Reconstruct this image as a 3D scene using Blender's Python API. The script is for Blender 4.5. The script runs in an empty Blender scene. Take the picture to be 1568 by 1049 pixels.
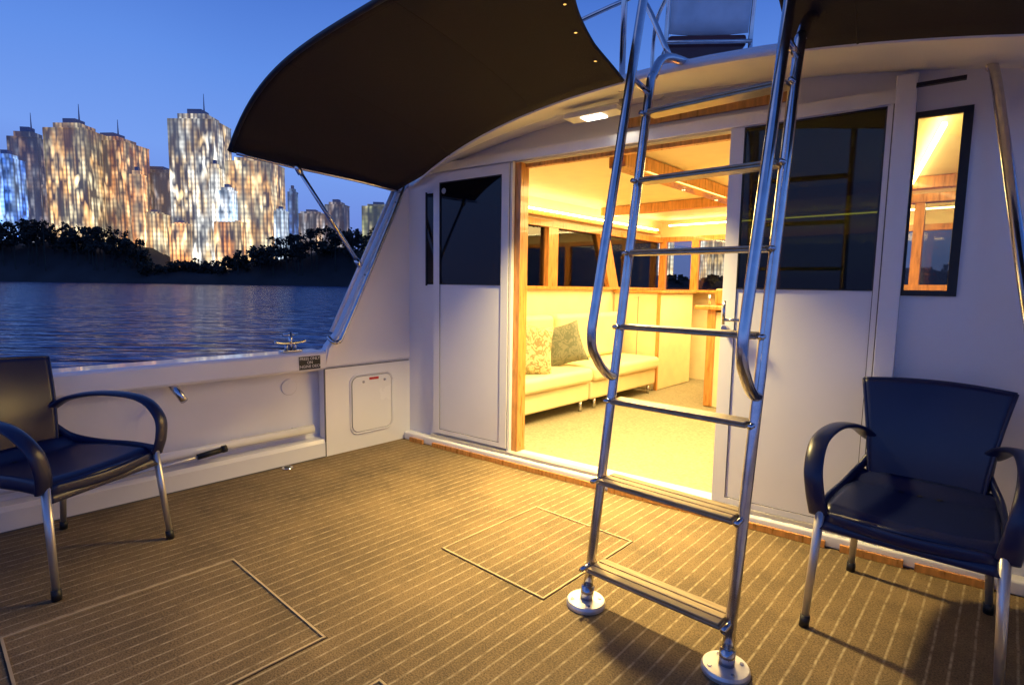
import bpy, bmesh, math, random
from mathutils import Vector, Matrix
random.seed(7)
S=bpy.context.scene
COL=S.collection
S.view_settings.view_transform='Standard'
try: S.view_settings.look='None'
except Exception: pass
S.view_settings.exposure=0

# ---------------------------------------------------------------- helpers
def link(o,parent=None):
    COL.objects.link(o)
    if parent: o.parent=parent
    return o
def empty(name,loc=(0,0,0),rz=0):
    o=bpy.data.objects.new(name,None); o.location=loc; o.rotation_euler=(0,0,rz); o.empty_display_size=.1
    return link(o)
def mesh(name,vs,fs,mat=None,parent=None,smooth=False):
    m=bpy.data.meshes.new(name); m.from_pydata([tuple(v) for v in vs],[],fs); m.update()
    bm=bmesh.new(); bm.from_mesh(m); bmesh.ops.recalc_face_normals(bm,faces=bm.faces); bm.to_mesh(m); bm.free()
    if smooth:
        for p in m.polygons: p.use_smooth=True
    if mat: m.materials.append(mat)
    return link(bpy.data.objects.new(name,m),parent)
ID=lambda x,y,z:(x,y,z)
def box(name,x0,x1,y0,y1,z0,z1,mat,parent=None,bev=0,fr=ID,seg=2):
    vs=[fr(x,y,z) for x in(x0,x1) for y in(y0,y1) for z in(z0,z1)]
    fs=[(0,1,3,2),(4,6,7,5),(0,4,5,1),(2,3,7,6),(0,2,6,4),(1,5,7,3)]
    o=mesh(name,vs,fs,mat,parent)
    if bev:
        bm=bmesh.new(); bm.from_mesh(o.data)
        bmesh.ops.bevel(bm,geom=list(bm.edges),offset=bev,segments=seg,affect='EDGES',profile=.5)
        bm.to_mesh(o.data); bm.free()
        for p in o.data.polygons: p.use_smooth=True
        md=o.modifiers.new('wn','WEIGHTED_NORMAL'); md.keep_sharp=False
    return o
def catmull(p,sub):
    p=[Vector(q) for q in p]
    if sub<=1 or len(p)<3: return p
    out=[]
    P=[2*p[0]-p[1]]+p+[2*p[-1]-p[-2]]
    for i in range(1,len(P)-2):
        a,b,c,d=P[i-1],P[i],P[i+1],P[i+2]
        for k in range(sub):
            t=k/sub
            out.append(.5*((2*b)+(c-a)*t+(2*a-5*b+4*c-d)*t*t+(3*b-a-3*c+d)*t**3))
    out.append(p[-1]); return out
def sweep(name,pts,ra,mat,parent=None,rb=None,seg=12,sub=6,ref=None,taper=None):
    P=catmull(pts,sub); n=len(P); rb=rb or ra
    T=[(P[min(i+1,n-1)]-P[max(i-1,0)]).normalized() for i in range(n)]
    if ref is None:
        best=None
        for a in (Vector((1,0,0)),Vector((0,1,0)),Vector((0,0,1)),Vector((.577,.577,.577))):
            m=max(abs(t.dot(a)) for t in T)
            if best is None or m<best[0]: best=(m,a)
        ref=best[1]
    ref=Vector(ref)
    vs=[];fs=[]
    for i in range(n):
        a=(ref-ref.dot(T[i])*T[i]).normalized(); b=T[i].cross(a)
        k=1 if taper is None else taper[0]+(taper[1]-taper[0])*i/(n-1)
        for j in range(seg):
            w=2*math.pi*j/seg
            vs.append(P[i]+a*(ra*k*math.cos(w))+b*(rb*k*math.sin(w)))
    for i in range(n-1):
        for j in range(seg):
            fs.append((i*seg+j,i*seg+(j+1)%seg,(i+1)*seg+(j+1)%seg,(i+1)*seg+j))
    fs.append(tuple(range(seg))[::-1]); fs.append(tuple((n-1)*seg+j for j in range(seg)))
    return mesh(name,vs,fs,mat,parent,True)
def disc(name,c,r,h,mat,parent=None,seg=32,axis=(0,0,1)):
    a=Vector(axis).normalized(); c=Vector(c)
    prof=[(0,0),(r,0),(r,h*.55),(r*.93,h),(0,h)]
    u=a.orthogonal().normalized(); v=a.cross(u); vs=[];fs=[]
    for k,(rr,hh) in enumerate(prof):
        for j in range(seg):
            w=2*math.pi*j/seg; vs.append(c+a*hh+u*(max(rr,.0001)*math.cos(w))+v*(max(rr,.0001)*math.sin(w)))
    for k in range(len(prof)-1):
        for j in range(seg):
            fs.append((k*seg+j,k*seg+(j+1)%seg,(k+1)*seg+(j+1)%seg,(k+1)*seg+j))
    return mesh(name,vs,fs,mat,parent)
def sheet(name,f,nu,nv,mat,parent=None,thick=0,off=0,smooth=True):
    vs=[f(i/nu,j/nv) for i in range(nu+1) for j in range(nv+1)]
    fs=[(i*(nv+1)+j,i*(nv+1)+j+1,(i+1)*(nv+1)+j+1,(i+1)*(nv+1)+j) for i in range(nu) for j in range(nv)]
    o=mesh(name,vs,fs,mat,parent,smooth)
    if thick:
        md=o.modifiers.new('s','SOLIDIFY'); md.thickness=thick; md.offset=off
    return o

# ---------------------------------------------------------------- materials
def base(name):
    m=bpy.data.materials.new(name); m.use_nodes=True
    nt=m.node_tree; b=nt.nodes['Principled BSDF']; return m,nt,b
def N(nt,t,**k):
    n=nt.nodes.new(t)
    for a,v in k.items(): setattr(n,a,v)
    return n
def mat(name,c,rough=.5,metal=0,var=.12,scale=8,bump=0,bscale=60,coat=0,stretch=(1,1,1),rvar=.1):
    m,nt,b=base(name); L=nt.links
    tc=N(nt,'ShaderNodeTexCoord'); mp=N(nt,'ShaderNodeMapping'); mp.inputs['Scale'].default_value=stretch
    L.new(tc.outputs['Object'],mp.inputs[0])
    no=N(nt,'ShaderNodeTexNoise'); no.inputs['Scale'].default_value=scale; no.inputs['Detail'].default_value=5
    L.new(mp.outputs[0],no.inputs['Vector'])
    r=N(nt,'ShaderNodeValToRGB'); r.color_ramp.elements[0].position=.3; r.color_ramp.elements[1].position=.7
    r.color_ramp.elements[0].color=(*[x*(1-var) for x in c],1); r.color_ramp.elements[1].color=(*[min(1,x*(1+var)) for x in c],1)
    L.new(no.outputs[0],r.inputs[0]); L.new(r.outputs[0],b.inputs['Base Color'])
    mr=N(nt,'ShaderNodeMapRange'); mr.inputs[3].default_value=max(.02,rough-rvar); mr.inputs[4].default_value=min(1,rough+rvar)
    L.new(no.outputs[0],mr.inputs[0]); L.new(mr.outputs[0],b.inputs['Roughness'])
    b.inputs['Metallic'].default_value=metal; b.inputs['Coat Weight'].default_value=coat
    if bump:
        n2=N(nt,'ShaderNodeTexNoise'); n2.inputs['Scale'].default_value=bscale; n2.inputs['Detail'].default_value=4
        L.new(mp.outputs[0],n2.inputs['Vector'])
        bp=N(nt,'ShaderNodeBump'); bp.inputs['Strength'].default_value=bump; bp.inputs['Distance'].default_value=.01
        L.new(n2.outputs[0],bp.inputs['Height']); L.new(bp.outputs[0],b.inputs['Normal'])
    return m
def emis(name,c,s):
    m,nt,b=base(name); b.inputs['Emission Color'].default_value=(*c,1); b.inputs['Emission Strength'].default_value=s
    b.inputs['Base Color'].default_value=(*c,1); return m
WHITE=mat('gelcoat_white',(.78,.77,.81),.2,var=.045,scale=1.5,bump=.012,bscale=5,coat=.4,rvar=.06)
WHITE2=mat('painted_door_white',(.79,.78,.81),.24,var=.03,scale=1.5,bump=.01,bscale=3,coat=.2)
CEIL=mat('overhang_white',(.74,.72,.69),.45,var=.05,scale=4)
ALU=mat('aluminium_frame',(.75,.74,.74),.35,metal=.6,var=.05)
CHROME=mat('stainless_steel',(.60,.59,.60),.17,metal=1,var=.12,scale=20,rvar=.07)
TREAD=mat('tread_metal',(.36,.30,.22),.35,metal=.7,var=.2,scale=30)
WOOD=mat('varnished_teak',(.56,.25,.060),.3,var=.3,scale=9,stretch=(6,6,.8),coat=.4)
WOODX=mat('teak_slat',(.37,.26,.13),.5,var=.3,scale=9,stretch=(1,8,8))
BLACK=mat('black_rubber',(.012,.012,.014),.5)
NAVY=mat('navy_resin',(.007,.012,.055),.32,var=.10,scale=6,rvar=.03,bump=.04,bscale=400)
LEG=mat('anodised_leg',(.62,.6,.57),.35,metal=.8,var=.05)
CANV=mat('canopy_fabric',(.020,.0145,.012),.9,var=.25,scale=3,bump=.35,bscale=260)
CREAM=mat('cream_lining',(.84,.73,.47),.5,var=.05)
SOFA=mat('cream_upholstery',(.84,.72,.43),.55,var=.05,scale=5,bump=.15,bscale=12)
ICARP=mat('cabin_carpet',(.29,.26,.18),.95,var=.25,scale=60,bump=.5,bscale=250)
RED=mat('red_label',(.5,.03,.03),.5)
GREYF=mat('grey_canvas',(.85,.85,.88),.7)
DRED=mat('maroon_vinyl',(.14,.03,.03),.5)
SEAM=mat('seam_sealant',(.10,.10,.11),.6)
LED=emis('led_strip',(1,.80,.34),26)
LAMP=emis('lamp_lens',(1,.93,.75),9)
def pillow_mat(name,c1,c2):
    m,nt,b=base(name);L=nt.links
    tc=N(nt,'ShaderNodeTexCoord'); v=N(nt,'ShaderNodeTexNoise'); v.inputs['Scale'].default_value=16; v.inputs['Distortion'].default_value=2.5
    r=N(nt,'ShaderNodeValToRGB'); r.color_ramp.elements[0].position=.42; r.color_ramp.elements[1].position=.54
    r.color_ramp.elements[0].color=(*c1,1); r.color_ramp.elements[1].color=(*c2,1)
    L.new(tc.outputs['Object'],v.inputs['Vector']);L.new(v.outputs[0],r.inputs[0]);L.new(r.outputs[0],b.inputs['Base Color'])
    b.inputs['Roughness'].default_value=.8; return m
PIL1=pillow_mat('floral_cotton',(.26,.22,.10),(.58,.50,.30))
PIL2=pillow_mat('sage_cotton',(.12,.14,.10),(.20,.21,.15))
def glass(name,tint,dark=False,gl=.03):
    m=bpy.data.materials.new(name); m.use_nodes=True; nt=m.node_tree; nt.nodes.clear(); L=nt.links
    out=N(nt,'ShaderNodeOutputMaterial'); mx=N(nt,'ShaderNodeMixShader')
    fr=N(nt,'ShaderNodeFresnel'); fr.inputs[0].default_value=1.5
    g=N(nt,'ShaderNodeBsdfGlossy'); g.inputs['Roughness'].default_value=gl
    if dark:
        t=N(nt,'ShaderNodeBsdfDiffuse'); t.inputs[0].default_value=(*tint,1)
    else:
        t=N(nt,'ShaderNodeBsdfTransparent'); t.inputs[0].default_value=(*tint,1)
    L.new(fr.outputs[0],mx.inputs[0]); L.new(t.outputs[0],mx.inputs[1]); L.new(g.outputs[0],mx.inputs[2]); L.new(mx.outputs[0],out.inputs[0])
    return m
GDARK=glass('smoked_glass_opaque',(.006,.005,.006),True)
GTINT=glass('smoked_glass',(.075,.085,.03))
GWIN=glass('window_glass',(.5,.5,.55))
GCLR=glass('clear_window_glass',(.8,.8,.77))

def deck_mat():
    m,nt,b=base('striped_deck_carpet');L=nt.links
    tc=N(nt,'ShaderNodeTexCoord'); sx=N(nt,'ShaderNodeSeparateXYZ'); L.new(tc.outputs['Object'],sx.inputs[0])
    wn=N(nt,'ShaderNodeTexNoise'); wn.inputs['Scale'].default_value=5; wn.inputs['Detail'].default_value=4; L.new(tc.outputs['Object'],wn.inputs['Vector'])
    wo=N(nt,'ShaderNodeMath',operation='MULTIPLY_ADD'); wo.inputs[1].default_value=.010; L.new(wn.outputs[0],wo.inputs[0]); L.new(sx.outputs[0],wo.inputs[2])
    dv=N(nt,'ShaderNodeMath',operation='DIVIDE'); dv.inputs[1].default_value=.054; L.new(wo.outputs[0],dv.inputs[0])
    pp=N(nt,'ShaderNodeMath',operation='PINGPONG'); pp.inputs[1].default_value=.5; L.new(dv.outputs[0],pp.inputs[0])
    rs=N(nt,'ShaderNodeValToRGB'); rs.color_ramp.elements[0].position=.0; rs.color_ramp.elements[0].color=(1,1,1,1)
    rs.color_ramp.elements[1].position=.10; rs.color_ramp.elements[1].color=(0,0,0,1)
    e=rs.color_ramp.elements.new(.045); e.color=(.75,.75,.75,1)
    L.new(pp.outputs[0],rs.inputs[0])
    n1=N(nt,'ShaderNodeTexNoise'); n1.inputs['Scale'].default_value=170; n1.inputs['Detail'].default_value=3; L.new(tc.outputs['Object'],n1.inputs['Vector'])
    n2=N(nt,'ShaderNodeTexNoise'); n2.inputs['Scale'].default_value=2.6; n2.inputs['Detail'].default_value=8; n2.inputs['Roughness'].default_value=.68; L.new(tc.outputs['Object'],n2.inputs['Vector'])
    n3=N(nt,'ShaderNodeTexNoise'); n3.inputs['Scale'].default_value=28; n3.inputs['Detail'].default_value=5; L.new(tc.outputs['Object'],n3.inputs['Vector'])
    c1=N(nt,'ShaderNodeValToRGB'); c1.color_ramp.elements[0].position=.3; c1.color_ramp.elements[0].color=(.088,.056,.025,1)
    c1.color_ramp.elements[1].position=.7; c1.color_ramp.elements[1].color=(.265,.176,.080,1); L.new(n1.outputs[0],c1.inputs[0])
    c2=N(nt,'ShaderNodeMapRange'); c2.inputs[1].default_value=.3;c2.inputs[2].default_value=.7;c2.inputs[3].default_value=.55; c2.inputs[4].default_value=1.3; L.new(n2.outputs[0],c2.inputs[0])
    mm=N(nt,'ShaderNodeMixRGB',blend_type='MULTIPLY'); mm.inputs[0].default_value=1; L.new(c1.outputs[0],mm.inputs[1]); L.new(c2.outputs[0],mm.inputs[2])
    ws=N(nt,'ShaderNodeMapRange'); ws.inputs[1].default_value=.35;ws.inputs[2].default_value=.65;ws.inputs[3].default_value=.12; ws.inputs[4].default_value=.85; L.new(n3.outputs[0],ws.inputs[0])
    sm=N(nt,'ShaderNodeMath',operation='MULTIPLY'); L.new(rs.outputs[0],sm.inputs[0]); L.new(ws.outputs[0],sm.inputs[1])
    mx=N(nt,'ShaderNodeMixRGB'); L.new(sm.outputs[0],mx.inputs[0]); L.new(mm.outputs[0],mx.inputs[1]); mx.inputs[2].default_value=(.50,.41,.26,1)
    L.new(mx.outputs[0],b.inputs['Base Color']); b.inputs['Roughness'].default_value=.8
    bp=N(nt,'ShaderNodeBump'); bp.inputs['Strength'].default_value=.7; bp.inputs['Distance'].default_value=.005
    L.new(n1.outputs[0],bp.inputs['Height']); L.new(bp.outputs[0],b.inputs['Normal'])
    return m
DECK=deck_mat()

# ---------------------------------------------------------------- camera
p=math.atan(87/844); c,s=math.cos(p),math.sin(p)
r0=Vector((.741,.672,0)).normalized(); f0=Vector((-r0.y,r0.x,0))
F=f0*c+Vector((0,0,-s)); U0=f0*s+Vector((0,0,c))
R=(r0+.015*U0).normalized(); U=(U0-.015*r0).normalized()
cam=bpy.data.cameras.new('camera'); cam.lens=844/1568*36; cam.sensor_width=36; cam.clip_end=6000; cam.clip_start=.05
co=bpy.data.objects.new('camera',cam); COL.objects.link(co)
M=Matrix.Identity(4)
for i in range(3): M[i][0]=R[i];M[i][1]=U[i];M[i][2]=-F[i]
M[0][3],M[1][3],M[2][3]=0,0,1.2
co.matrix_world=M; S.camera=co

# ---------------------------------------------------------------- world
w=bpy.data.worlds.new('World'); S.world=w; w.use_nodes=True; nt=w.node_tree; L=nt.links
bg=nt.nodes['Background']; out=nt.nodes['World Output']
tc=N(nt,'ShaderNodeTexCoord'); sx=N(nt,'ShaderNodeSeparateXYZ'); L.new(tc.outputs['Generated'],sx.inputs[0])
cn=N(nt,'ShaderNodeTexNoise'); cn.inputs['Scale'].default_value=1.6; cn.inputs['Detail'].default_value=2; L.new(tc.outputs['Generated'],cn.inputs['Vector'])
ad=N(nt,'ShaderNodeMath',operation='MULTIPLY_ADD'); ad.inputs[1].default_value=.10; L.new(cn.outputs[0],ad.inputs[0]); L.new(sx.outputs[2],ad.inputs[2])
sb=N(nt,'ShaderNodeMath',operation='SUBTRACT'); sb.inputs[1].default_value=.05; L.new(ad.outputs[0],sb.inputs[0])
rp=N(nt,'ShaderNodeValToRGB'); cr=rp.color_ramp
stops=[(0,(.17,.25,.66)),(.10,(.18,.29,.80)),(.20,(.20,.38,.95)),(.32,(.13,.30,.87)),(.44,(.07,.19,.68)),(.65,(.045,.12,.44)),(1,(.035,.085,.32))]
cr.elements[0].position=0; cr.elements[0].color=(*stops[0][1],1); cr.elements[1].position=1; cr.elements[1].color=(*stops[-1][1],1)
for q,cc in stops[1:-1]:
    e=cr.elements.new(q); e.color=(*cc,1)
L.new(sb.outputs[0],rp.inputs[0]); L.new(rp.outputs[0],bg.inputs[0]); bg.inputs[1].default_value=.92
sk=N(nt,'ShaderNodeTexSky'); sk.sky_type='NISHITA'; sk.sun_disc=False; sk.sun_elevation=math.radians(1); sk.sun_rotation=math.radians(200)
b2=N(nt,'ShaderNodeBackground'); b2.inputs[1].default_value=.002; L.new(sk.outputs[0],b2.inputs[0])
ash=N(nt,'ShaderNodeAddShader'); L.new(bg.outputs[0],ash.inputs[0]); L.new(b2.outputs[0],ash.inputs[1]); L.new(ash.outputs[0],out.inputs[0])
def light(name,kind,loc,energy,color,size=.1,sy=None,rot=(0,0,0),**k):
    l=bpy.data.lights.new(name,kind); l.energy=energy; l.color=color
    if kind=='AREA':
        l.size=size
        if sy: l.shape='RECTANGLE'; l.size_y=sy
    o=bpy.data.objects.new(name,l); o.location=loc; o.rotation_euler=rot; COL.objects.link(o)
    for a,v in k.items(): setattr(l,a,v)
    return o
light('dusk_fill','SUN',(0,0,20),.08,(.75,.8,1),rot=(math.radians(50),0,math.radians(-40)),angle=math.radians(40))  # faint cool fill added over the scene; no sun is up at dusk
WARM=(1,.70,.25)
light('cabin_ceiling_light','AREA',(-1.8,3.9,1.94),112,WARM,2.0,1.3)
light('cabin_ceiling_light','AREA',(-1.8,5.6,1.94),110,WARM,2.2,1.1)
light('overhang_lamp_light','AREA',(-1.70,2.45,2.06),66,(1,.74,.28),.22,.12,spread=math.radians(105))

# ---------------------------------------------------------------- boat: deck
deck=empty('boat_deck')
box('carpet',-3.62,.5,-1.3,2.98,-.05,0,DECK,deck)
TRIM=mat('hatch_trim',(.46,.35,.20),.7); GROOVE=mat('hatch_groove',(.05,.03,.015),.9)
def hatch(x0,x1,y0,y1):
    e=empty('deck_hatch')
    for nm,a,b,cc,d in(('fore',x0,x1,y1-.008,y1),('aft',x0,x1,y0,y0+.008),('left',x0,x0+.008,y0+.008,y1-.008),('right',x1-.008,x1,y0+.008,y1-.008)):
        box('trim_'+nm,a,b,cc,d,.0005,.005,TRIM,e)
    g=.004
    for nm,a,b,cc,d in(('fore',x0-g,x1+g,y1,y1+g),('aft',x0-g,x1+g,y0-g,y0),('left',x0-g,x0,y0,y1),('right',x1,x1+g,y0,y1)):
        box('groove_'+nm,a,b,cc,d,.0002,.002,GROOVE,e)
hatch(-2.42,-1.64,.14,.89); hatch(-1.34,-.5,.14,.90); hatch(-1.845,-1.25,1.58,2.25)

# hull and gunwales
hull=empty('boat_hull')
def gun(xin,sgn,y0,y1):
    P=lambda a:xin+sgn*a
    prof=[(.0,-.02),(.0,.10),(.012,.125),(.09,.13),(.10,.145),(.115,.60),(.01,.61),(0,.625),(0,.72),(.012,.733),(.03,.737),(.20,.737),(.225,.73),(.24,.70),(.25,.60),(.42,-1.2)]
    ny=12; vs=[];fs=[]
    for j in range(ny+1):
        y=y0+(y1-y0)*j/ny
        for a,z in prof: vs.append((P(a),y,z))
    k=len(prof)
    for j in range(ny):
        for i in range(k-1): fs.append((j*k+i,j*k+i+1,(j+1)*k+i+1,(j+1)*k+i))
    fs.append(tuple(range(k))); fs.append(tuple(ny*k+i for i in range(k)))
    return mesh('gunwale',vs,fs,WHITE,hull)
gun(-3.45,-1,-1.3,1.915); gun(.28,1,-1.3,2.3)
box('transom',-3.6,.5,-1.5,-1.3,-1.2,.73,WHITE,hull,.02)
box('hull_body',-3.85,.65,1.9,8.5,-1.3,-.06,WHITE,hull)
box('side_deck',-3.85,-3.53,1.92,8.5,-.05,.70,WHITE,hull)
box('side_deck_starboard',.3,.65,2.3,8.5,-.05,.70,WHITE,hull)
sweep('toe_rail',[(-3.47,-1.2,.21),(-3.47,1.0,.21),(-3.47,1.82,.21)],.027,WHITE,hull,sub=1,seg=18)
for y in(-.2,.85,1.72): box('toe_rail_bracket',-3.56,-3.475,y-.012,y+.012,.19,.222,WHITE,hull)
box('toe_seam',-3.4505,-3.4475,-1.2,1.895,.0,.006,SEAM,hull)
disc('scupper_drain',(-3.40,1.60,0.001),.035,.008,CHROME,hull)
disc('scupper_hole',(-3.40,1.60,.0095),.02,.002,BLACK,hull)
sweep('rod_holder',[(-3.50,.98,.63),(-3.40,1.02,.53)],.021,CHROME,hull,sub=1)
disc('side_light_rim',(-3.563,1.70,.50),.055,.012,WHITE,hull,28,(1,0,0))

bh=empty('boat_hook')
sweep('shaft',[(-3.42,.55,.15),(-3.42,1.0,.18),(-3.42,1.12,.192)],.008,ALU,bh,sub=1)
sweep('grip',[(-3.42,1.08,.188),(-3.42,1.22,.203)],.017,BLACK,bh,sub=1)
sweep('end_knob',[(-3.42,1.215,.205),(-3.42,1.24,.207)],.022,BLACK,bh,sub=1)

box('side_panel',-3.53,-3.452,1.90,2.66,-.02,.62,WHITE,hull,.004)
box('side_panel_seam',-3.452,-3.449,1.905,2.61,.612,.618,SEAM,hull)
box('side_panel_edge',-3.455,-3.448,1.897,1.905,.0,.615,SEAM,hull)
lk=empty('locker_hatch')
def rrect(name,y0,y1,z0,z1,r,x,th,m,par,ring=None):
    pts=[]
    for cy,cz,a0 in((y1-r,z1-r,0),(y0+r,z1-r,90),(y0+r,z0+r,180),(y1-r,z0+r,270)):
        for k in range(7):
            a=math.radians(a0+k*15); pts.append((cy+r*math.cos(a),cz+r*math.sin(a)))
    n=len(pts)
    if ring:
        P=[Vector((x,a,b)) for a,b in pts]; P.append(P[0])
        return sweep(name,P,ring,m,par,sub=1,seg=8,ref=(1,0,0))
    vs=[(x,a,b) for a,b in pts]+[(x+th,a,b) for a,b in pts]
    fs=[tuple(range(n))[::-1],tuple(range(n,2*n))]+[(i,(i+1)%n,n+(i+1)%n,n+i) for i in range(n)]
    return mesh(name,vs,fs,m,par)
rrect('panel',2.11,2.44,.13,.53,.05,-3.450,.006,WHITE2,lk)
rrect('gasket',2.11,2.44,.13,.53,.05,-3.4475,0,mat('hatch_shadow_gap',(.3,.3,.32),.6),lk,ring=.0035)
rrect('rim',2.095,2.455,.115,.545,.06,-3.449,0,WHITE,lk,ring=.006)
box('warning_label',-3.4435,-3.442,2.25,2.33,.50,.518,RED,lk)
for y in(2.2,2.38): disc('catch',(-3.444,y,.49),.010,.006,CHROME,lk,16,(1,0,0))

# ---------------------------------------------------------------- bulkhead frame
O=(-3.46,2.62); E=(.9949,.1006)
def BH(s_,n,z): return (O[0]+E[0]*s_+E[1]*n, O[1]+E[1]*s_-E[0]*n, z)
cab=empty('boat_cabin')
def zc(x): return 2.13-.19*((x+1.6)/1.71)**2
def ey(x): return 2.27+.06*(x+1)**2
T=.05
def bb(name,s0,s1,n0,n1,z0,z1,m,par=cab,bev=0): return box(name,s0,s1,n0,n1,z0,z1,m,par,bev,BH)
bb('bulkhead_port',-.06,1.0,-T,0,0,1.99,WHITE)
bb('bulkhead_sill',1.0,3.10,-.08,-.0,0,.078,WHITE)
bb('bulkhead_starboard_low',3.085,3.8,-T,0,0,1.2,WHITE)
bb('bulkhead_starboard_side',3.275,3.8,-T,0,1.2,1.99,WHITE)
bb('bulkhead_starboard_head',3.085,3.275,-T,0,1.935,1.99,WHITE)
vs=[];n=24
for i in range(n+1):
    ss=-.06+3.86*i/n; x=BH(ss,0,0)[0]; zt=zc(x)+.10
    for nn in(0,-T):
        vs+= [BH(ss,nn,1.99),BH(ss,nn,zt)]
fs=[]
for i in range(n):
    a=i*4;b=a+4
    fs+=[(a,b,b+1,a+1),(a+2,a+3,b+3,b+2),(a,a+2,b+2,b),(a+1,b+1,b+3,a+3)]
mesh('bulkhead_header',vs,fs,WHITE,cab)
bb('door_track',.28,3.10,.001,.045,2.005,2.045,ALU,bev=.004)
bb('door_track_lip',.28,3.10,.046,.052,1.99,2.05,ALU)
bb('teak_header',1.78,2.62,.001,.018,2.085,2.135,WOOD)
bb('bottom_track',.28,3.10,.002,.05,.065,.082,ALU)
bb('base_step',.02,3.75,.001,.075,-.0,.062,WHITE,bev=.012)
for a,b in((.10,.24),(.34,1.72),(1.78,2.9),(2.96,3.2),(3.24,3.5)):
    bb('teak_base_strip',a,b,.076,.092,.002,.034,WOOD)
bb('jamb_teak_left',1.0,1.05,-.09,-.001,.08,1.99,WOOD)
bb('jamb_alu_left',.985,1.005,.002,.03,.08,2.0,WHITE2)
bb('jamb_teak_head',1.05,2.36,-.09,-.052,1.965,1.989,WOOD)
bb('jamb_post_right',3.03,3.105,.001,.06,.08,2.10,WHITE2,bev=.004)
def door(name,s0,s1,z0,z1,gs0,gs1,gz0,gz1,gm,n0=.006,n1=.04):
    e=empty(name)
    bb('stile_left',s0,gs0,n0,n1,z0,z1,WHITE2,e); bb('stile_right',gs1,s1,n0,n1,z0,z1,WHITE2,e)
    bb('top_rail',gs0,gs1,n0,n1,gz1,z1,WHITE2,e)
    bb('lower_panel',gs0,gs1,n0,n1-.006,z0+.03,gz0,WHITE2,e); bb('bottom_rail',gs0,gs1,n0,n1,z0,z0+.03,WHITE2,e)
    bb('glass',gs0,gs1,n0+.022,n0+.026,gz0,gz1,gm,e)
    g=.006
    bb('gasket_bottom',gs0,gs1,n1-.012,n1+.001,gz0,gz0+g,BLACK,e); bb('gasket_top',gs0,gs1,n1-.012,n1+.001,gz1-g,gz1,BLACK,e)
    bb('gasket_left',gs0,gs0+g,n1-.012,n1+.001,gz0+g,gz1-g,BLACK,e); bb('gasket_right',gs1-g,gs1,n1-.012,n1+.001,gz0+g,gz1-g,BLACK,e)
    for sx_ in(gs0,gs1-.003): bb('panel_groove',sx_,sx_+.003,n1-.006,n1-.0025,z0+.03,gz0-.001,SEAM,e)
    bb('panel_groove_low',gs0+.003,gs1-.003,n1-.006,n1-.0025,z0+.03,z0+.033,SEAM,e)
    return e
door('sliding_door',.305,.985,.10,1.985,.365,.925,1.20,1.92,GDARK)
bb('door_edge_shadow_gap',.985,.988,.004,.034,.10,1.985,SEAM)
d2=door('sliding_door',2.36,3.025,.085,2.045,2.425,3.005,1.20,1.985,GTINT)
bb('door_gap_right',3.0255,3.0295,.004,.036,.085,2.045,SEAM)
sweep('handle_bar',[BH(2.385,.085,1.02),BH(2.385,.085,1.14)],.008,CHROME,d2,sub=1)
sweep('handle_lever',[BH(2.385,.085,1.045),BH(2.47,.085,1.045)],.008,CHROME,d2,sub=1)
disc('lock_rose',BH(2.385,.04,1.0),.016,.03,CHROME,d2,20,(E[1],-E[0],0))
dd=disc('door_sticker',BH(.40,.0325,1.86),.020,.0015,mat('sticker',(.5,.5,.5),.5),None,24,(E[1],-E[0],0))
lw=empty('fixed_window'); bb('glass',.205,.300,.001,.006,1.20,1.86,GDARK,lw); bb('frame',.195,.205,.001,.012,1.19,1.87,BLACK,lw)
rw=empty('fixed_window'); bb('glass',3.10,3.275,-.03,-.025,1.2,1.935,GCLR,rw)
for nm,a in(('frame_bottom',(3.105,3.295,.001,.012,1.182,1.206)),('frame_top',(3.105,3.295,.001,.012,1.926,1.950)),('frame_right',(3.262,3.295,.001,.012,1.206,1.926)),('frame_left',(3.105,3.115,.001,.012,1.206,1.926))):
    bb(nm,*a,BLACK,rw)
bb('black_tube',3.10,3.26,.08,.10,2.03,2.045,BLACK)

def prism(name,yz,x0,x1,m,par,bev=0):
    n=len(yz); vs=[(x0,a,b) for a,b in yz]+[(x1,a,b) for a,b in yz]
    fs=[tuple(range(n))[::-1],tuple(range(n,2*n))]+[(i,(i+1)%n,n+(i+1)%n,n+i) for i in range(n)]
    o=mesh(name,vs,fs,m,par)
    if bev:
        bm=bmesh.new(); bm.from_mesh(o.data); bmesh.ops.bevel(bm,geom=list(bm.edges),offset=bev,segments=3,affect='EDGES'); bm.to_mesh(o.data); bm.free()
    return o
prism('wing_port',[(1.90,.622),(2.66,.622),(2.66,1.97),(2.56,1.93),(2.02,.86),(1.93,.76)],-3.54,-3.452,WHITE,cab,.012)
prism('wing_starboard',[(2.3,.62),(3.0,.62),(3.0,1.97),(2.9,1.93),(2.42,.86),(2.3,.76)],.16,.24,WHITE,cab,.012)
box('side_wall_port_outer',-3.56,-3.50,2.6,6.9,.68,1.19,WHITE,cab)
rl=empty('handrail')
sweep('rail',[(-3.45,2.60,1.93),(-3.415,2.55,1.90),(-3.41,2.28,1.36),(-3.41,2.03,.86),(-3.41,1.985,.80),(-3.42,1.95,.80),(-3.45,1.93,.835)],.0145,CHROME,rl)
sweep('outer_rail',[(-3.50,2.55,1.96),(-3.50,2.26,1.40),(-3.50,1.985,.86)],.014,WHITE,rl,sub=1)
for y,z in((2.23,1.26),(2.5,1.80)): sweep('standoff',[(-3.455,y,z),(-3.41,y,z)],.008,CHROME,rl,sub=1)
rl2=empty('handrail')
sweep('rail',[(-.14,2.86,2.06),(-.115,2.78,1.98),(.02,2.30,1.22),(.10,2.02,.80)],.017,CHROME,rl2)

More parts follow.
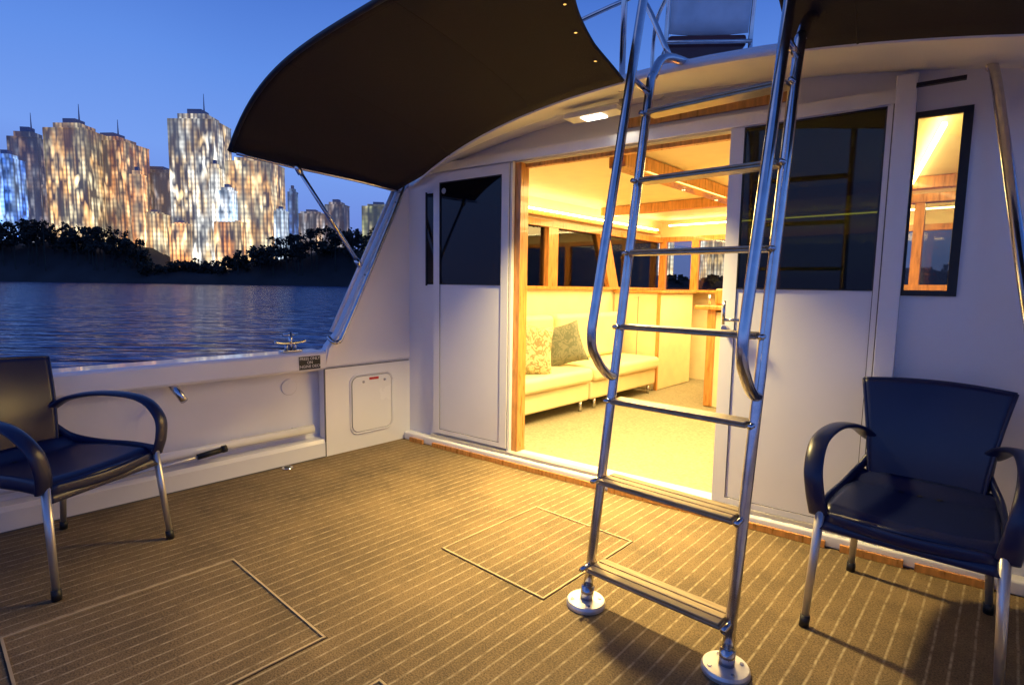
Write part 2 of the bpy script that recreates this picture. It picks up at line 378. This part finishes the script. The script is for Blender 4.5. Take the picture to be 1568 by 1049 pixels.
# overhang / roof
def roof_under(u,v):
    x=-3.5+3.75*u; yb=BH((x-O[0])/E[0],0,0)[1]
    y=ey(x)+(yb-ey(x))*v if yb>ey(x) else yb
    return (x,y,zc(x)+.09*v)
sheet('overhang_ceiling',roof_under,40,8,CEIL,cab)
def roof_top(u,v):
    x=-3.56+3.86*u; return (x,ey(x)+(7.0-ey(x))*v,zc(x)+.03+.115*min(1,v*4))
sheet('flybridge_deck',roof_top,40,16,WHITE,cab)
def fas(u,v):
    x=-3.5+3.75*u; return (x,ey(x)-.008*math.sin(math.pi*v),zc(x)-.002+.032*v)
sheet('overhang_fascia',fas,40,4,WHITE,cab)
sweep('flybridge_coaming',[(x,ey(x)+.012,zc(x)+.03) for x in[-3.4+.2*i for i in range(19)]],.013,WHITE,cab,sub=1)
for i in range(10):
    x=-3.0+.17*i
    disc('snap_fastener',(x,ey(x)-.012,zc(x)+.012),.005,.005,CHROME,cab,10,(0,-1,0))

lamp=empty('overhang_lamp',(-1.73,2.53,2.125),math.radians(5))
box('housing',-.16,.16,-.055,.055,-.028,.0,CEIL,lamp,.006); box('lens',-.06,.06,-.035,.035,-.034,-.0285,LAMP,lamp)

# ---------------------------------------------------------------- cabin interior
fy=6.6
vs=[(-3.42,2.66,.075),(.1,3.02,.075),(.1,fy,.075),(-3.42,fy,.075)]
mesh('cabin_floor',vs,[(0,1,2,3)],ICARP,cab)
vs=[(-3.42,2.68,2.03),(.1,3.03,2.03),(.1,fy,2.03),(-3.42,fy,2.03)]
mesh('cabin_ceiling',vs,[(0,1,2,3)],CREAM,cab)
box('port_lining',-3.46,-3.42,2.7,fy,.07,1.17,CREAM,cab)
box('port_sill',-3.46,-3.36,2.7,fy,1.172,1.20,WOOD,cab)
box('port_head',-3.46,-3.38,2.7,fy,1.77,1.83,WOOD,cab)
box('port_lining_top',-3.46,-3.42,2.7,fy,1.832,2.1,CREAM,cab)
box('port_glass',-3.45,-3.445,2.7,fy,1.2,1.77,GWIN,cab)
def post(y0,y1,lean=0):
    vs=[(-3.455,y0,1.2),(-3.39,y0,1.2),(-3.39,y1,1.2),(-3.455,y1,1.2)]; vs+=[(a,b+lean,1.77) for a,b,_ in vs]
    mesh('window_post',vs,[(0,1,2,3),(4,5,6,7),(0,1,5,4),(1,2,6,5),(2,3,7,6),(3,0,4,7)],WOOD,cab)
post(3.0,3.1);post(3.62,3.66);post(4.25,4.40);post(5.36,5.55,-.22)
box('front_lining',-3.42,.1,fy,fy+.04,.07,1.15,CREAM,cab)
box('front_sill',-3.42,.1,fy-.25,fy+.04,1.152,1.18,WOOD,cab)
box('front_head',-3.42,.1,fy-.02,fy+.04,1.78,1.84,WOOD,cab)
box('front_lining_top',-3.42,.1,fy,fy+.04,1.842,2.1,CREAM,cab)
box('windscreen',-3.42,.1,fy+.01,fy+.015,1.18,1.78,GCLR,cab)
for x in(-3.38,-2.95,-2.0,-1.0,-.05): box('windscreen_post',x-.045,x+.045,fy-.03,fy+.03,1.18,1.78,WOOD,cab)
box('starboard_lining',.10,.14,3.0,fy,.07,1.17,CREAM,cab); box('starboard_lining_top',.10,.14,3.0,fy,1.80,2.1,CREAM,cab)
box('starboard_sill',.03,.14,3.05,fy,1.172,1.2,WOOD,cab); box('starboard_glass',.125,.13,3.0,fy,1.2,1.8,GWIN,cab)
for y in(3.2,4.3,5.4,6.45): box('starboard_post',.04,.14,y,y+.12,1.2,1.8,WOOD,cab)
box('starboard_locker',-.78,.08,5.0,5.06,.08,1.20,CREAM,cab)
box('starboard_partition_rail',-.80,.08,4.98,5.08,1.202,1.25,WOOD,cab)
for x in(-.79,-.56,-.28): box('starboard_partition_post',x-.03,x+.03,4.99,5.07,1.25,1.84,WOOD,cab)
box('starboard_partition_head',-.82,.08,4.98,5.08,1.841,1.90,WOOD,cab)
box('starboard_partition_glass',-.55,.08,5.02,5.03,1.25,1.84,GCLR,cab)
box('ceiling_beam',-1.92,-1.80,2.98,5.0,1.925,2.027,WOOD,cab,.008)
box('ceiling_beam_cross',-3.3,.05,5.0,5.09,1.94,2.027,WOOD,cab,.006)
for y in(3.25,3.9,4.5): disc('beam_fitting',(-1.86,y,1.91),.012,.014,CHROME,cab,12)
box('led_strip_port',-3.33,-3.31,3.0,6.3,1.90,1.912,LED,cab)
box('led_cove_port',-3.42,-3.335,2.95,6.4,1.86,1.895,WOOD,cab)
sweep('led_strip_starboard',[(-.31,3.35,1.985),(-.64,5.1,1.985)],.012,LED,cab,sub=1)
box('led_strip_front',-3.2,-.1,6.35,6.37,1.95,1.962,LED,cab)
cb=empty('galley_cabinet')
box('carcass',-3.41,-2.84,5.50,6.33,.08,1.14,CREAM,cb,.006); box('worktop',-3.41,-2.80,5.46,6.33,1.142,1.168,WOOD,cb,.005)
box('door_seam',-3.1,-3.095,5.496,5.499,.15,1.1,SEAM,cb)
box('corner_trim',-2.86,-2.83,5.48,5.51,.08,1.14,WOOD,cb)
hc=empty('helm_console')
box('side_panel',-2.14,-2.06,5.10,5.9,.08,1.0,WOOD,hc,.008); box('front_panel',-2.06,-1.2,5.12,5.9,.08,.98,CREAM,hc)
box('dash_top',-2.24,-1.15,5.04,5.95,1.002,1.04,WOOD,hc,.008); box('dash_pod',-2.2,-1.3,5.4,5.8,1.042,1.2,WOOD,hc,.02)
sweep('throttle',[(-2.16,5.2,1.04),(-2.16,5.18,1.14)],.012,CHROME,hc,sub=1)
so=empty('sofa')
for i,(a,b) in enumerate(((3.0,4.15),(4.17,5.40))):
    box('base_%d'%i,-3.38,-2.80,a,b,.17,.34,SOFA,so,.025,seg=3); box('seat_cushion_%d'%i,-3.36,-2.75,a+.005,b-.005,.345,.47,SOFA,so,.04,seg=4)
    box('back_cushion_%d'%i,-3.38,-3.20,a+.01,b-.01,.475,.93,SOFA,so,.05,seg=4)
    for y in(a+.1,b-.1):
        for x in(-2.83,-3.3): sweep('leg',[(x,y,.17),(x,y,.078)],.016,CHROME,so,sub=1)
def pillow(loc,rot,sz,m):
    e=bpy.data.objects.new('throw_pillow',None); link(e); e.location=loc; e.rotation_euler=rot
    for sg_ in(1,-1):
        def f(u,v):
            a=2*u-1;b=2*v-1; k=1-.10*(1-a*a)*(b*b); k2=1-.10*(1-b*b)*(a*a)
            return (a*sz*k2,b*sz*k,sg_*.085*((1-a**4)*(1-b**4))**.6)
        sheet('cover_front' if sg_>0 else 'cover_back',f,16,16,m,e)
pillow((-2.99,3.50,.67),(math.radians(70),math.radians(10),math.radians(62)),.235,PIL1)
pillow((-3.08,4.10,.66),(math.radians(68),math.radians(-14),math.radians(48)),.20,PIL2)

# ---------------------------------------------------------------- ladder
ld=empty('ladder')
def ly(z): return 1.67+.17*z
XL,XR=-1.115,-.583
for nm,x in(('left',XL),('right',XR)):
    sweep('stringer_'+nm,[(x,ly(.02),.02),(x,ly(1),1),(x,ly(1.90),1.90),(x,ly(2.02)+.02,2.03),(x,ly(2.1)+.10,2.12),(x,2.38,2.165)],.018,CHROME,ld,seg=16)
    hp=[(x,ly(.86)-.005,.86),(x,ly(.86)-.05,.875),(x,1.70,.93),(x,1.655,1.02),(x,1.70,1.25),(x,1.93,2.27),(x,2.02,2.65),(x,2.10,2.9),(x,2.3,3.0),(x,2.9,3.02)]
    sweep('handrail_'+nm,hp,.0175,CHROME,ld,seg=16)
    disc('foot_flange_'+nm,(x,ly(0),.001),.074,.020,ALU,ld,40)
    sweep('foot_socket_'+nm,[(x,ly(.02),.02),(x,ly(.07),.07)],.025,CHROME,ld,sub=1,seg=16)
    for k in range(4):
        a=math.radians(45+90*k); disc('bolt',(x+.052*math.cos(a),ly(0)+.052*math.sin(a),.019),.007,.005,CHROME,ld,10)
    sweep('spacer_top_'+nm,[(x,ly(1.95),1.95),(x,1.865,1.97)],.012,CHROME,ld,sub=1)
for i,z in enumerate((.155,.48,.775,1.055,1.335,1.61,1.87)):
    y=ly(z); w2=.055 if i<2 else .036
    box('tread_frame_%d'%i,XL+.015,XR-.015,y-w2,y+w2,z-.014,z-.004,TREAD,ld,.003)
    for k,(a,b) in enumerate(((-w2,-w2*.4),(-w2*.3,w2*.3),(w2*.4,w2))):
        box('tread_slat_%d_%d'%(i,k),XL+.02,XR-.02,y+a,y+b,z-.0035,z+.006,WOODX if i<2 else TREAD,ld,.003)
    for x in(XL,XR): sweep('tread_bolt_%d'%i,[(x,y-w2-.01,z-.005),(x,y+w2*.5,z-.005)],.009,CHROME,ld,sub=1)

# ---------------------------------------------------------------- flybridge fittings
fr=empty('flybridge_rail')
for x,y in((-1.62,2.62),(-1.50,2.42),(-.45,2.45)): sweep('stanchion',[(x,y,2.15),(x,y,3.1)],.014,CHROME,fr,sub=1)
sweep('top_rail',[(-3.2,2.9,3.0),(-2.4,2.7,3.05),(-1.62,2.62,3.08),(-1.5,2.42,3.1)],.014,CHROME,fr)
sweep('mid_rail',[(-3.2,2.9,2.62),(-2.4,2.7,2.66),(-1.62,2.62,2.68),(-1.36,2.35,2.5),(-1.2,2.33,2.20)],.012,CHROME,fr)
fc=empty('flybridge_chair',(-1.40,3.05,2.22),math.radians(38))
sheet('back_canvas',lambda u,v:(-.2+.4*u,-.18-.10*v+.03*math.sin(math.pi*u),.30+.48*v),10,6,GREYF,fc,.012)
box('seat_cushion',-.2,.2,-.17,.22,.24,.30,DRED,fc,.015)
for x in(-.215,.215):
    sweep('side_frame',[(x,.24,.0),(x,-.2,.0),(x,-.22,.05),(x,-.18,.3),(x,-.29,.82)],.012,CHROME,fc)
    sweep('arm',[(x,-.22,.5),(x,.2,.48),(x,.24,.0)],.012,CHROME,fc)
for z in(.25,.02): sweep('cross_bar',[(-.215,-.2,z),(.215,-.2,z)],.010,CHROME,fc,sub=1)
hr=empty('signal_horn',(-1.10,3.05,2.30)); sweep('bell',[(0,0,.0),(0,-.02,.06),(0,-.03,.12)],.022,BLACK,hr); disc('base',(0,0,-.03),.04,.03,BLACK,hr)

# ---------------------------------------------------------------- canopy
cn_=empty('canopy')
def cpt(pp,b):
    q=abs(pp)
    xf=-1.63+1.87*pp; xa=-1.63+2.02*pp
    zf=zc(xf)+.004; za=2.37-.37*q**5.0
    x=xf+(xa-xf)*b; yf=min(ey(xf),2.56)-.016; y=yf+(1.41-yf)*b
    return Vector((x,y,zf+(za-zf)*(b**.8)+.015*math.sin(math.pi*b)*(1-q**4)))
pm=(-1.0+1.63)/1.93; bhh=.78
NB=40
rows=[math.sin(math.pi/2*i/28)*bhh for i in range(29)]+[bhh+(1-bhh)*i/6 for i in range(1,7)]
def halfL(b): return (.42/1.93)*(max(0,1-(b/bhh)**2.6))**.4*(.93+.07*min(1,b*4)) if b<bhh else 0
def halfR(b): return (.35/1.93)*(max(0,1-(b/bhh)**5))**.25 if b<bhh else 0
def piece(nm,side):
    vs=[];fs=[]
    for b in rows:
        for k in range(NB+1):
            t=k/NB
            if side<0: t=math.sin(t*math.pi/2); pp=-1+(pm-halfL(b)+1)*t
            else: h=halfR(b); t=1-math.cos(t*math.pi/2); pp=(pm+h)+(1-pm-h)*t
            vs.append(cpt(pp,b))
    W=NB+1
    for i in range(len(rows)-1):
        for k in range(NB): fs.append((i*W+k,i*W+k+1,(i+1)*W+k+1,(i+1)*W+k))
    o=mesh(nm,vs,fs,CANV,cn_,True); md=o.modifiers.new('s','SOLIDIFY'); md.thickness=.006; return o
piece('fabric_port',-1); piece('fabric_starboard',1)
sweep('aft_piping',[cpt(-1+2*i/60,1) for i in range(61)],.014,BLACK,cn_,sub=1,ref=(0,1,0))
sweep('port_piping',[cpt(-1,i/10) for i in range(11)],.009,BLACK,cn_,sub=1)
for q in(-.62,-.18,.62): sweep('stitched_seam',[cpt(q,i/12)+Vector((0,0,-.004)) for i in range(13)],.004,CANV,cn_,sub=1)
sweep('aft_hem',[cpt(-.99+1.98*i/60,.955)+Vector((0,0,-.004)) for i in range(61)],.003,CANV,cn_,sub=1,ref=(0,1,0))
hp=[cpt(pm-halfL(b),b) for b in rows[:29]]+[cpt(pm+halfR(b),b) for b in rows[:28][::-1]]
sweep('opening_piping',hp,.009,CANV,cn_,sub=1,ref=(0,0,1))
sweep('frame_bow_port',[cpt(-1,1)+Vector((.05,.02,-.02)),cpt(-1,.7)+Vector((.05,0,-.025)),cpt(-1,.3)+Vector((.05,0,-.02)),cpt(-1,.0)+Vector((.05,0,-.02))],.011,CHROME,cn_)
sweep('strut',[(-3.50,1.76,1.945),(-3.47,2.20,1.33)],.0135,CHROME,cn_,sub=1)
sweep('strut_end',[(-3.50,1.755,1.955),(-3.498,1.79,1.90)],.020,CHROME,cn_,sub=1)
sweep('strut_foot',[(-3.475,2.175,1.365),(-3.47,2.205,1.32)],.020,CHROME,cn_,sub=1)
for i in range(5):
    q=cpt(pm-halfL(rows[4+5*i])-.02,rows[4+5*i]); disc('turn_button',q+Vector((0,0,-.012)),.007,.008,CHROME,cn_,10)

# ---------------------------------------------------------------- cleat and sign
cl=empty('mooring_cleat',(-3.56,1.72,.738))
box('base',-.03,.03,-.07,.07,0,.012,CHROME,cl,.004)
for y in(-.03,.03): sweep('post',[(0,y,.01),(0,y,.055)],.012,CHROME,cl,sub=1)
sweep('horn',[(0,-.11,.07),(0,-.05,.058),(0,.05,.058),(0,.11,.07)],.011,CHROME,cl)
sweep('bollard_post',[(0,0,.01),(0,0,.13)],.014,CHROME,cl,sub=1); sweep('bollard_cross',[(-.0,-.05,.115),(0,.05,.115)],.011,CHROME,cl,sub=1)
sg=empty('notice_plaque')
box('plate',-3.449,-3.446,1.72,1.87,.625,.712,BLACK,sg)
WT=mat('white_lettering',(.8,.8,.8),.5)
for i,t in enumerate(('PRESS ONLY','ON','ENGINE DECK')):
    cu=bpy.data.curves.new('lettering','FONT'); cu.body=t; cu.size=.026; cu.align_x='CENTER'; cu.extrude=.0003
    o=bpy.data.objects.new('lettering',cu); cu.materials.append(WT); link(o,sg); o.location=(-3.4455,1.795,.688-.026*i); o.rotation_euler=(math.radians(90),0,math.radians(90))

# ---------------------------------------------------------------- chairs
def chair(loc,rz):
    e=empty('armchair',loc,rz)
    def seat(u,v):
        x=(-.5+u); yy=-.235+.50*v; wid=.44+.04*v
        z=.435-.022*math.cos(math.pi*x)*math.sin(math.pi*v)+.012*math.sin(math.pi*v)
        if v>.86: z-=.9*(v-.86)**1.3
        if v<.15: z+=.25*(.15-v)
        return (x*wid,yy,z)
    sheet('seat',seat,24,30,NAVY,e,.009,-1)
    def back(u,v):
        x=(u-.5); wid=.36+.12*v**1.5
        z=.43+.415*v-.012*v*abs(2*x)**2
        y=-.225-.10*v-.035*math.cos(math.pi*x)*(.5+.5*v)+.02*math.sin(math.pi*v)
        return (x*wid,y,z)
    sheet('backrest',back,24,24,NAVY,e,.009,0)
    sweep('top_roll',[Vector(back(i/10,1)) for i in range(11)],.0065,NAVY,e,sub=2)
    for u_ in(0,1): sweep('back_edge_rib',[Vector(back(u_,i/8)) for i in range(9)],.0065,NAVY,e,sub=2)
    sweep('apron',[(-.235,.240,.402),(0,.262,.395),(.235,.240,.402)],.006,NAVY,e,rb=.020,ref=(0,1,0))
    for sx_ in(-1,1):
        P=lambda a,b,cz:(sx_*a,b,cz)
        sweep('armrest',[P(.190,-.27,.60),P(.232,-.21,.645),P(.268,-.08,.668),P(.282,.08,.664),P(.284,.18,.635),P(.276,.250,.565),P(.262,.262,.48),P(.252,.245,.41)],.031,NAVY,e,rb=.012,seg=20,sub=8,ref=(1,0,0))
        sweep('side_rail',[P(.19,-.27,.52),P(.225,-.20,.455),P(.24,-.05,.432),P(.248,.12,.43),P(.25,.25,.42)],.012,NAVY,e,rb=.028,ref=(1,0,0))
        sweep('back_post',[P(.18,-.255,.42),P(.190,-.275,.55),P(.198,-.29,.66)],.012,NAVY,e,rb=.030,ref=(1,0,0))
        sweep('front_leg',[P(.245,.245,.43),P(.262,.285,.02)],.0145,LEG,e,sub=1,seg=14,taper=(1.1,.85))
        sweep('back_leg',[P(.205,-.235,.43),P(.225,-.285,.02)],.0145,LEG,e,sub=1,seg=14,taper=(1.1,.85))
        sweep('front_foot',[P(.2605,.281,.04),P(.263,.287,.0)],.0165,BLACK,e,sub=1)
        sweep('back_foot',[P(.2238,-.281,.04),P(.226,-.287,.0)],.0165,BLACK,e,sub=1)
    sweep('under_frame',[(-.245,.22,.405),(.245,.22,.405)],.012,NAVY,e,sub=1)
    for k in(-1,0,1): disc('seat_drain_slot',(k*.06,-.15,seat(.5+k*.13,.17)[2]+.002),.010,.001,BLACK,e,12)
    return e
chair((-2.95,.395,0),math.radians(30.2-90))
chair((-.205,2.385,0),math.radians(180))

# ---------------------------------------------------------------- river, bank, trees, city
def city(r,D,z): v=f0*D+r0*r; return (v.x,v.y,z)
def water_mat():
    m,nt,b=base('river_water');L=nt.links
    tc=N(nt,'ShaderNodeTexCoord'); mp=N(nt,'ShaderNodeMapping'); mp.inputs['Rotation'].default_value=(0,0,-math.radians(42.2))
    mp2=N(nt,'ShaderNodeMapping'); mp2.inputs['Scale'].default_value=(.13,1.0,1)
    L.new(tc.outputs['Object'],mp.inputs[0]); L.new(mp.outputs[0],mp2.inputs[0])
    n1=N(nt,'ShaderNodeTexNoise'); n1.inputs['Scale'].default_value=1.3; n1.inputs['Detail'].default_value=3; L.new(mp2.outputs[0],n1.inputs['Vector'])
    bp=N(nt,'ShaderNodeBump'); bp.inputs['Strength'].default_value=1.0; bp.inputs['Distance'].default_value=.50
    L.new(n1.outputs[0],bp.inputs['Height']); L.new(bp.outputs[0],b.inputs['Normal'])
    b.inputs['Base Color'].default_value=(.03,.08,.24,1); b.inputs['Roughness'].default_value=.09; b.inputs['IOR'].default_value=1.5
    return m
vs=[(-3000,-3000,-1.1),(3000,-3000,-1.1),(3000,3000,-1.1),(-3000,3000,-1.1)]
mesh('river_water',vs,[(0,1,2,3)],water_mat())
prof=[(-900,40),(-348,46),(-302,42),(-271,38),(-256,27),(-243,12),(-227,19),(-210,15),(-188,23),(-170,31),(-148,37),(-122,44),(-100,42),(-82,38),(-30,30),(40,12),(200,12),(300,25),(900,40)]
def hh(r):
    for (a,b),(c_,d) in zip(prof,prof[1:]):
        if a<=r<=c_: return (b+(d-b)*(r-a)/(c_-a))*.95
    return 40
BANK=mat('dark_bank',(.02,.024,.03),.9,var=.4,scale=.05)
xs=[-900+12*i for i in range(151)]
vs=[];fs=[]
for r in xs:
    h=hh(r)*.62+2*math.sin(r*.13)+1.5*math.sin(r*.31)
    for D,z in((366,-1.4),(368,1.2),(376,5+.12*h),(386,max(3,h*.8)),(396,h),(430,h)): vs.append(city(r,D,z))
for i in range(len(xs)-1):
    for j in range(5): fs.append((i*6+j,i*6+j+1,(i+1)*6+j+1,(i+1)*6+j))
mesh('river_bank',vs,fs,BANK,None,True)
gv=[city(-1500,428,4),city(1500,428,4),city(1500,2500,4),city(-1500,2500,4)]
mesh('city_ground',gv,[(0,1,2,3)],BANK)
LEAF=mat('dark_foliage',(.016,.022,.018),.9,var=.6,scale=.15)
vs=[];fs=[]
def trees():
    r=-620
    while r<420:
        inview=-370<r<-60
        H=hh(r)*random.uniform(.84,1.05); D=random.uniform(372,392); cr_=random.uniform(4.5,8)
        nq=150 if inview else 50
        lobes=[(random.gauss(0,cr_*.55),random.gauss(0,cr_*.5),random.uniform(-.9,.0)*min(H*.45,14)) for _ in range(7)]
        for _ in range(nq):
            lx,lyy,lz=random.choice(lobes)
            a=Vector((random.gauss(0,1),random.gauss(0,1),random.gauss(0,1))).normalized()*random.uniform(.4,1)*cr_*.45
            base_=Vector(city(r+lx+a.x,D+lyy+a.y,H-3+lz+a.z))
            s_=random.uniform(.4,.95)*(1 if inview else 2)
            d1=Vector((random.gauss(0,1),random.gauss(0,1),random.gauss(0,1))).normalized()*s_
            d2=d1.cross(Vector((random.gauss(0,1),random.gauss(0,1),random.gauss(0,1)))).normalized()*s_
            k=len(vs); vs.extend([base_-d1-d2,base_+d1-d2,base_+d1+d2,base_-d1+d2]); fs.append((k,k+1,k+2,k+3))
        k=len(vs); a=Vector(city(r-.4,D,0)); b=Vector(city(r+.4,D,0)); t=Vector((0,0,H-4)); vs.extend([a,b,b+t,a+t]); fs.append((k,k+1,k+2,k+3))
        r+=random.uniform(1.6,3.6) if inview else 7
trees()
m_=bpy.data.meshes.new('tree_line'); m_.from_pydata([tuple(v) for v in vs],[],fs); m_.materials.append(LEAF); link(bpy.data.objects.new('tree_line',m_))

def tower_mat(name,c1,c2,strength,seed,lit=.45,top=100,soft=.12):
    """lit windows in bays: dark glass between them, long-exposure smear of their light painted on as vertical bands, dimmer near the top"""
    m,nt,b=base(name);L=nt.links
    tc=N(nt,'ShaderNodeTexCoord'); sx=N(nt,'ShaderNodeSeparateXYZ'); L.new(tc.outputs['Object'],sx.inputs[0])
    def op(o_,s_,v=None,v2=None):
        n=N(nt,'ShaderNodeMath',operation=o_)
        for i,q in enumerate((s_,v,v2)):
            if q is None: continue
            if isinstance(q,(int,float)): n.inputs[i].default_value=q
            else: L.new(q,n.inputs[i])
        return n.outputs[0]
    def rng(s_,a,b_,c_=0,d=1):
        n=N(nt,'ShaderNodeMapRange'); L.new(s_,n.inputs[0])
        for i,q in enumerate((a,b_,c_,d)): n.inputs[i+1].default_value=q
        return n.outputs[0]
    X=op('ADD',sx.outputs[0],sx.outputs[1]); Z=sx.outputs[2]
    def noise(fx,fz,off,det=2):
        cb_=N(nt,'ShaderNodeCombineXYZ'); L.new(op('MULTIPLY',X,fx),cb_.inputs[0]); L.new(op('MULTIPLY',Z,fz),cb_.inputs[1]); cb_.inputs[2].default_value=seed+off
        n=N(nt,'ShaderNodeTexNoise'); n.inputs['Scale'].default_value=1; n.inputs['Detail'].default_value=det; L.new(cb_.outputs[0],n.inputs['Vector']); return n.outputs[0]
    def cells(cw,ch,off,phase,th):
        u=op('ADD',op('DIVIDE',X,cw),phase); v=op('DIVIDE',Z,ch)
        fu=op('FLOOR',u); fv=op('FLOOR',v); frv=op('FRACT',v)
        def cell(b_):
            cb_=N(nt,'ShaderNodeCombineXYZ'); L.new(fu,cb_.inputs[0]); L.new(b_,cb_.inputs[1]); cb_.inputs[2].default_value=seed+off
            n=N(nt,'ShaderNodeTexWhiteNoise'); L.new(cb_.outputs[0],n.inputs[0]); return rng(n.outputs[0],th,th+.30)
        cv=op('ADD',op('MULTIPLY',cell(fv),op('SUBTRACT',1,frv)),op('MULTIPLY',cell(op('ADD',fv,1)),frv))
        return op('MULTIPLY',cv,op('POWER',op('SINE',op('MULTIPLY',op('FRACT',u),math.pi)),1.3))
    w1=cells(2.9,5.0,0,.0,1-lit); w2=cells(5.2,17,5,.37,1-lit*.75); w3=cells(1.9,30,8,.11,.62)
    flo=rng(op('SINE',op('MULTIPLY',Z,2*math.pi/3.6)),-1,1,.74,1.08)
    big=rng(noise(.08,.03,31),.36,.62,.30,1.35)
    blot=rng(noise(.20,.06,51,1),.60,.74,0,1.0)
    e=op('ADD',op('MULTIPLY',w1,.85),op('ADD',op('MULTIPLY',w2,.55),op('MULTIPLY',w3,.30)))
    e=op('ADD',op('MULTIPLY',e,flo),blot); e=op('MULTIPLY',e,big)
    e=op('ADD',op('MULTIPLY',e,rng(Z,top*.6,top*1.0,1,.45)),.05)
    mx=N(nt,'ShaderNodeMixRGB'); mx.inputs[1].default_value=(*c1,1); mx.inputs[2].default_value=(*c2,1); L.new(rng(noise(.14,.05,40),.38,.62),mx.inputs[0])
    L.new(mx.outputs[0],b.inputs['Emission Color']); L.new(op('MULTIPLY',e,strength),b.inputs['Emission Strength'])
    b.inputs['Base Color'].default_value=(.13,.14,.20,1); b.inputs['Roughness'].default_value=.6
    return m
HAZE=mat('hazed_concrete',(.22,.23,.32),.7,scale=.05)  # bluish distance haze put into the colour of roof plant and spires
GOLD=((1,.55,.18),(1,.84,.50)); ORG=((1,.40,.10),(1,.72,.36)); BLU=((.10,.28,1),(.40,.62,1)); WHT=((1,.70,.32),(.95,.95,.85)); GRN=((.7,.75,.35),(1,.82,.45)); DIM=((.9,.55,.3),(.7,.72,.8)); ICE=((.6,.8,1),(.9,.95,1))
specs=[(-376,440,15,95,BLU,1.8,.7),(-359,470,19,112,DIM,.6,.35),(-324,430,29,118,GOLD,1.45,.5),(-296,450,33,108,ORG,1.4,.5),(-262,480,30,84,DIM,.7,.4),
 (-232,440,32,126,WHT,1.4,.5),(-213,425,11,72,ICE,2.0,.9),(-192,440,32,94,GOLD,1.45,.6),(-165,455,6,72,BLU,.6,.4),(-100,430,24,60,GRN,1.0,.5),(-420,450,30,100,GOLD,.9,.5),(-460,470,28,80,WHT,.7,.5),(-520,470,36,120,GOLD,.8,.4),(-248,428,14,44,ORG,1.6,.7),(-280,426,8,84,ORG,1.8,.8),(-210,427,20,46,ORG,1.5,.7),(-20,460,34,60,WHT,1.2,.8),(60,450,30,50,WHT,1.6,.9),(105,455,24,62,WHT,1.8,.9),(160,470,36,70,WHT,1.4,.8),(-342,436,12,74,DIM,.9,.5),(-392,450,16,84,GOLD,.8,.5),(-256,500,26,74,GOLD,.9,.5),(-222,424,7,90,WHT,1.9,.95),(-268,432,14,52,GOLD,1.3,.6),(-150,520,22,54,DIM,.8,.5),(-132,480,14,62,DIM,.6,.4),(-174,424,8,56,ICE,1.2,.8)]
for i,(r,D,wd,h,cc,st,lit) in enumerate(specs):
    k=D/420; e=empty('high_rise_building',city(r*k,D,3),math.atan2(r0.y,r0.x)+math.radians(random.choice((-6,4,8,0))))
    w=wd*k; hz=h*k*.97; dp=w*.8
    m=tower_mat('lit_facade_%d'%i,cc[0],cc[1],st*1.1,i*3.7+1,lit,hz,.11)
    box('tower',-w/2,w/2,-dp/2,dp/2,0,hz*.92,m,e)
    box('parapet',-w/2-.3,w/2+.3,-dp/2-.3,dp/2+.3,hz*.92+.01,hz*.92+.8,m,e)
    box('setback_storeys',-w*.36,w*.30,-dp*.34,dp*.34,hz*.92+.81,hz*.965,m,e)
    box('roof_plant',-w*.2,w*.12,-dp*.2,dp*.2,hz*.966,hz*1.0,HAZE,e)
    for q in(-.5,.5): box('corner_fin',w*q-.3,w*q+.3,-dp/2-.5,-dp/2-.05,0,hz*.92,m,e)
    if i in(2,3,5,1): sweep('spire',[(w*.1,0,hz*.96),(w*.1,0,hz*1.10)],.6,HAZE,e,sub=1,taper=(1.2,.3),seg=6)
print('done')
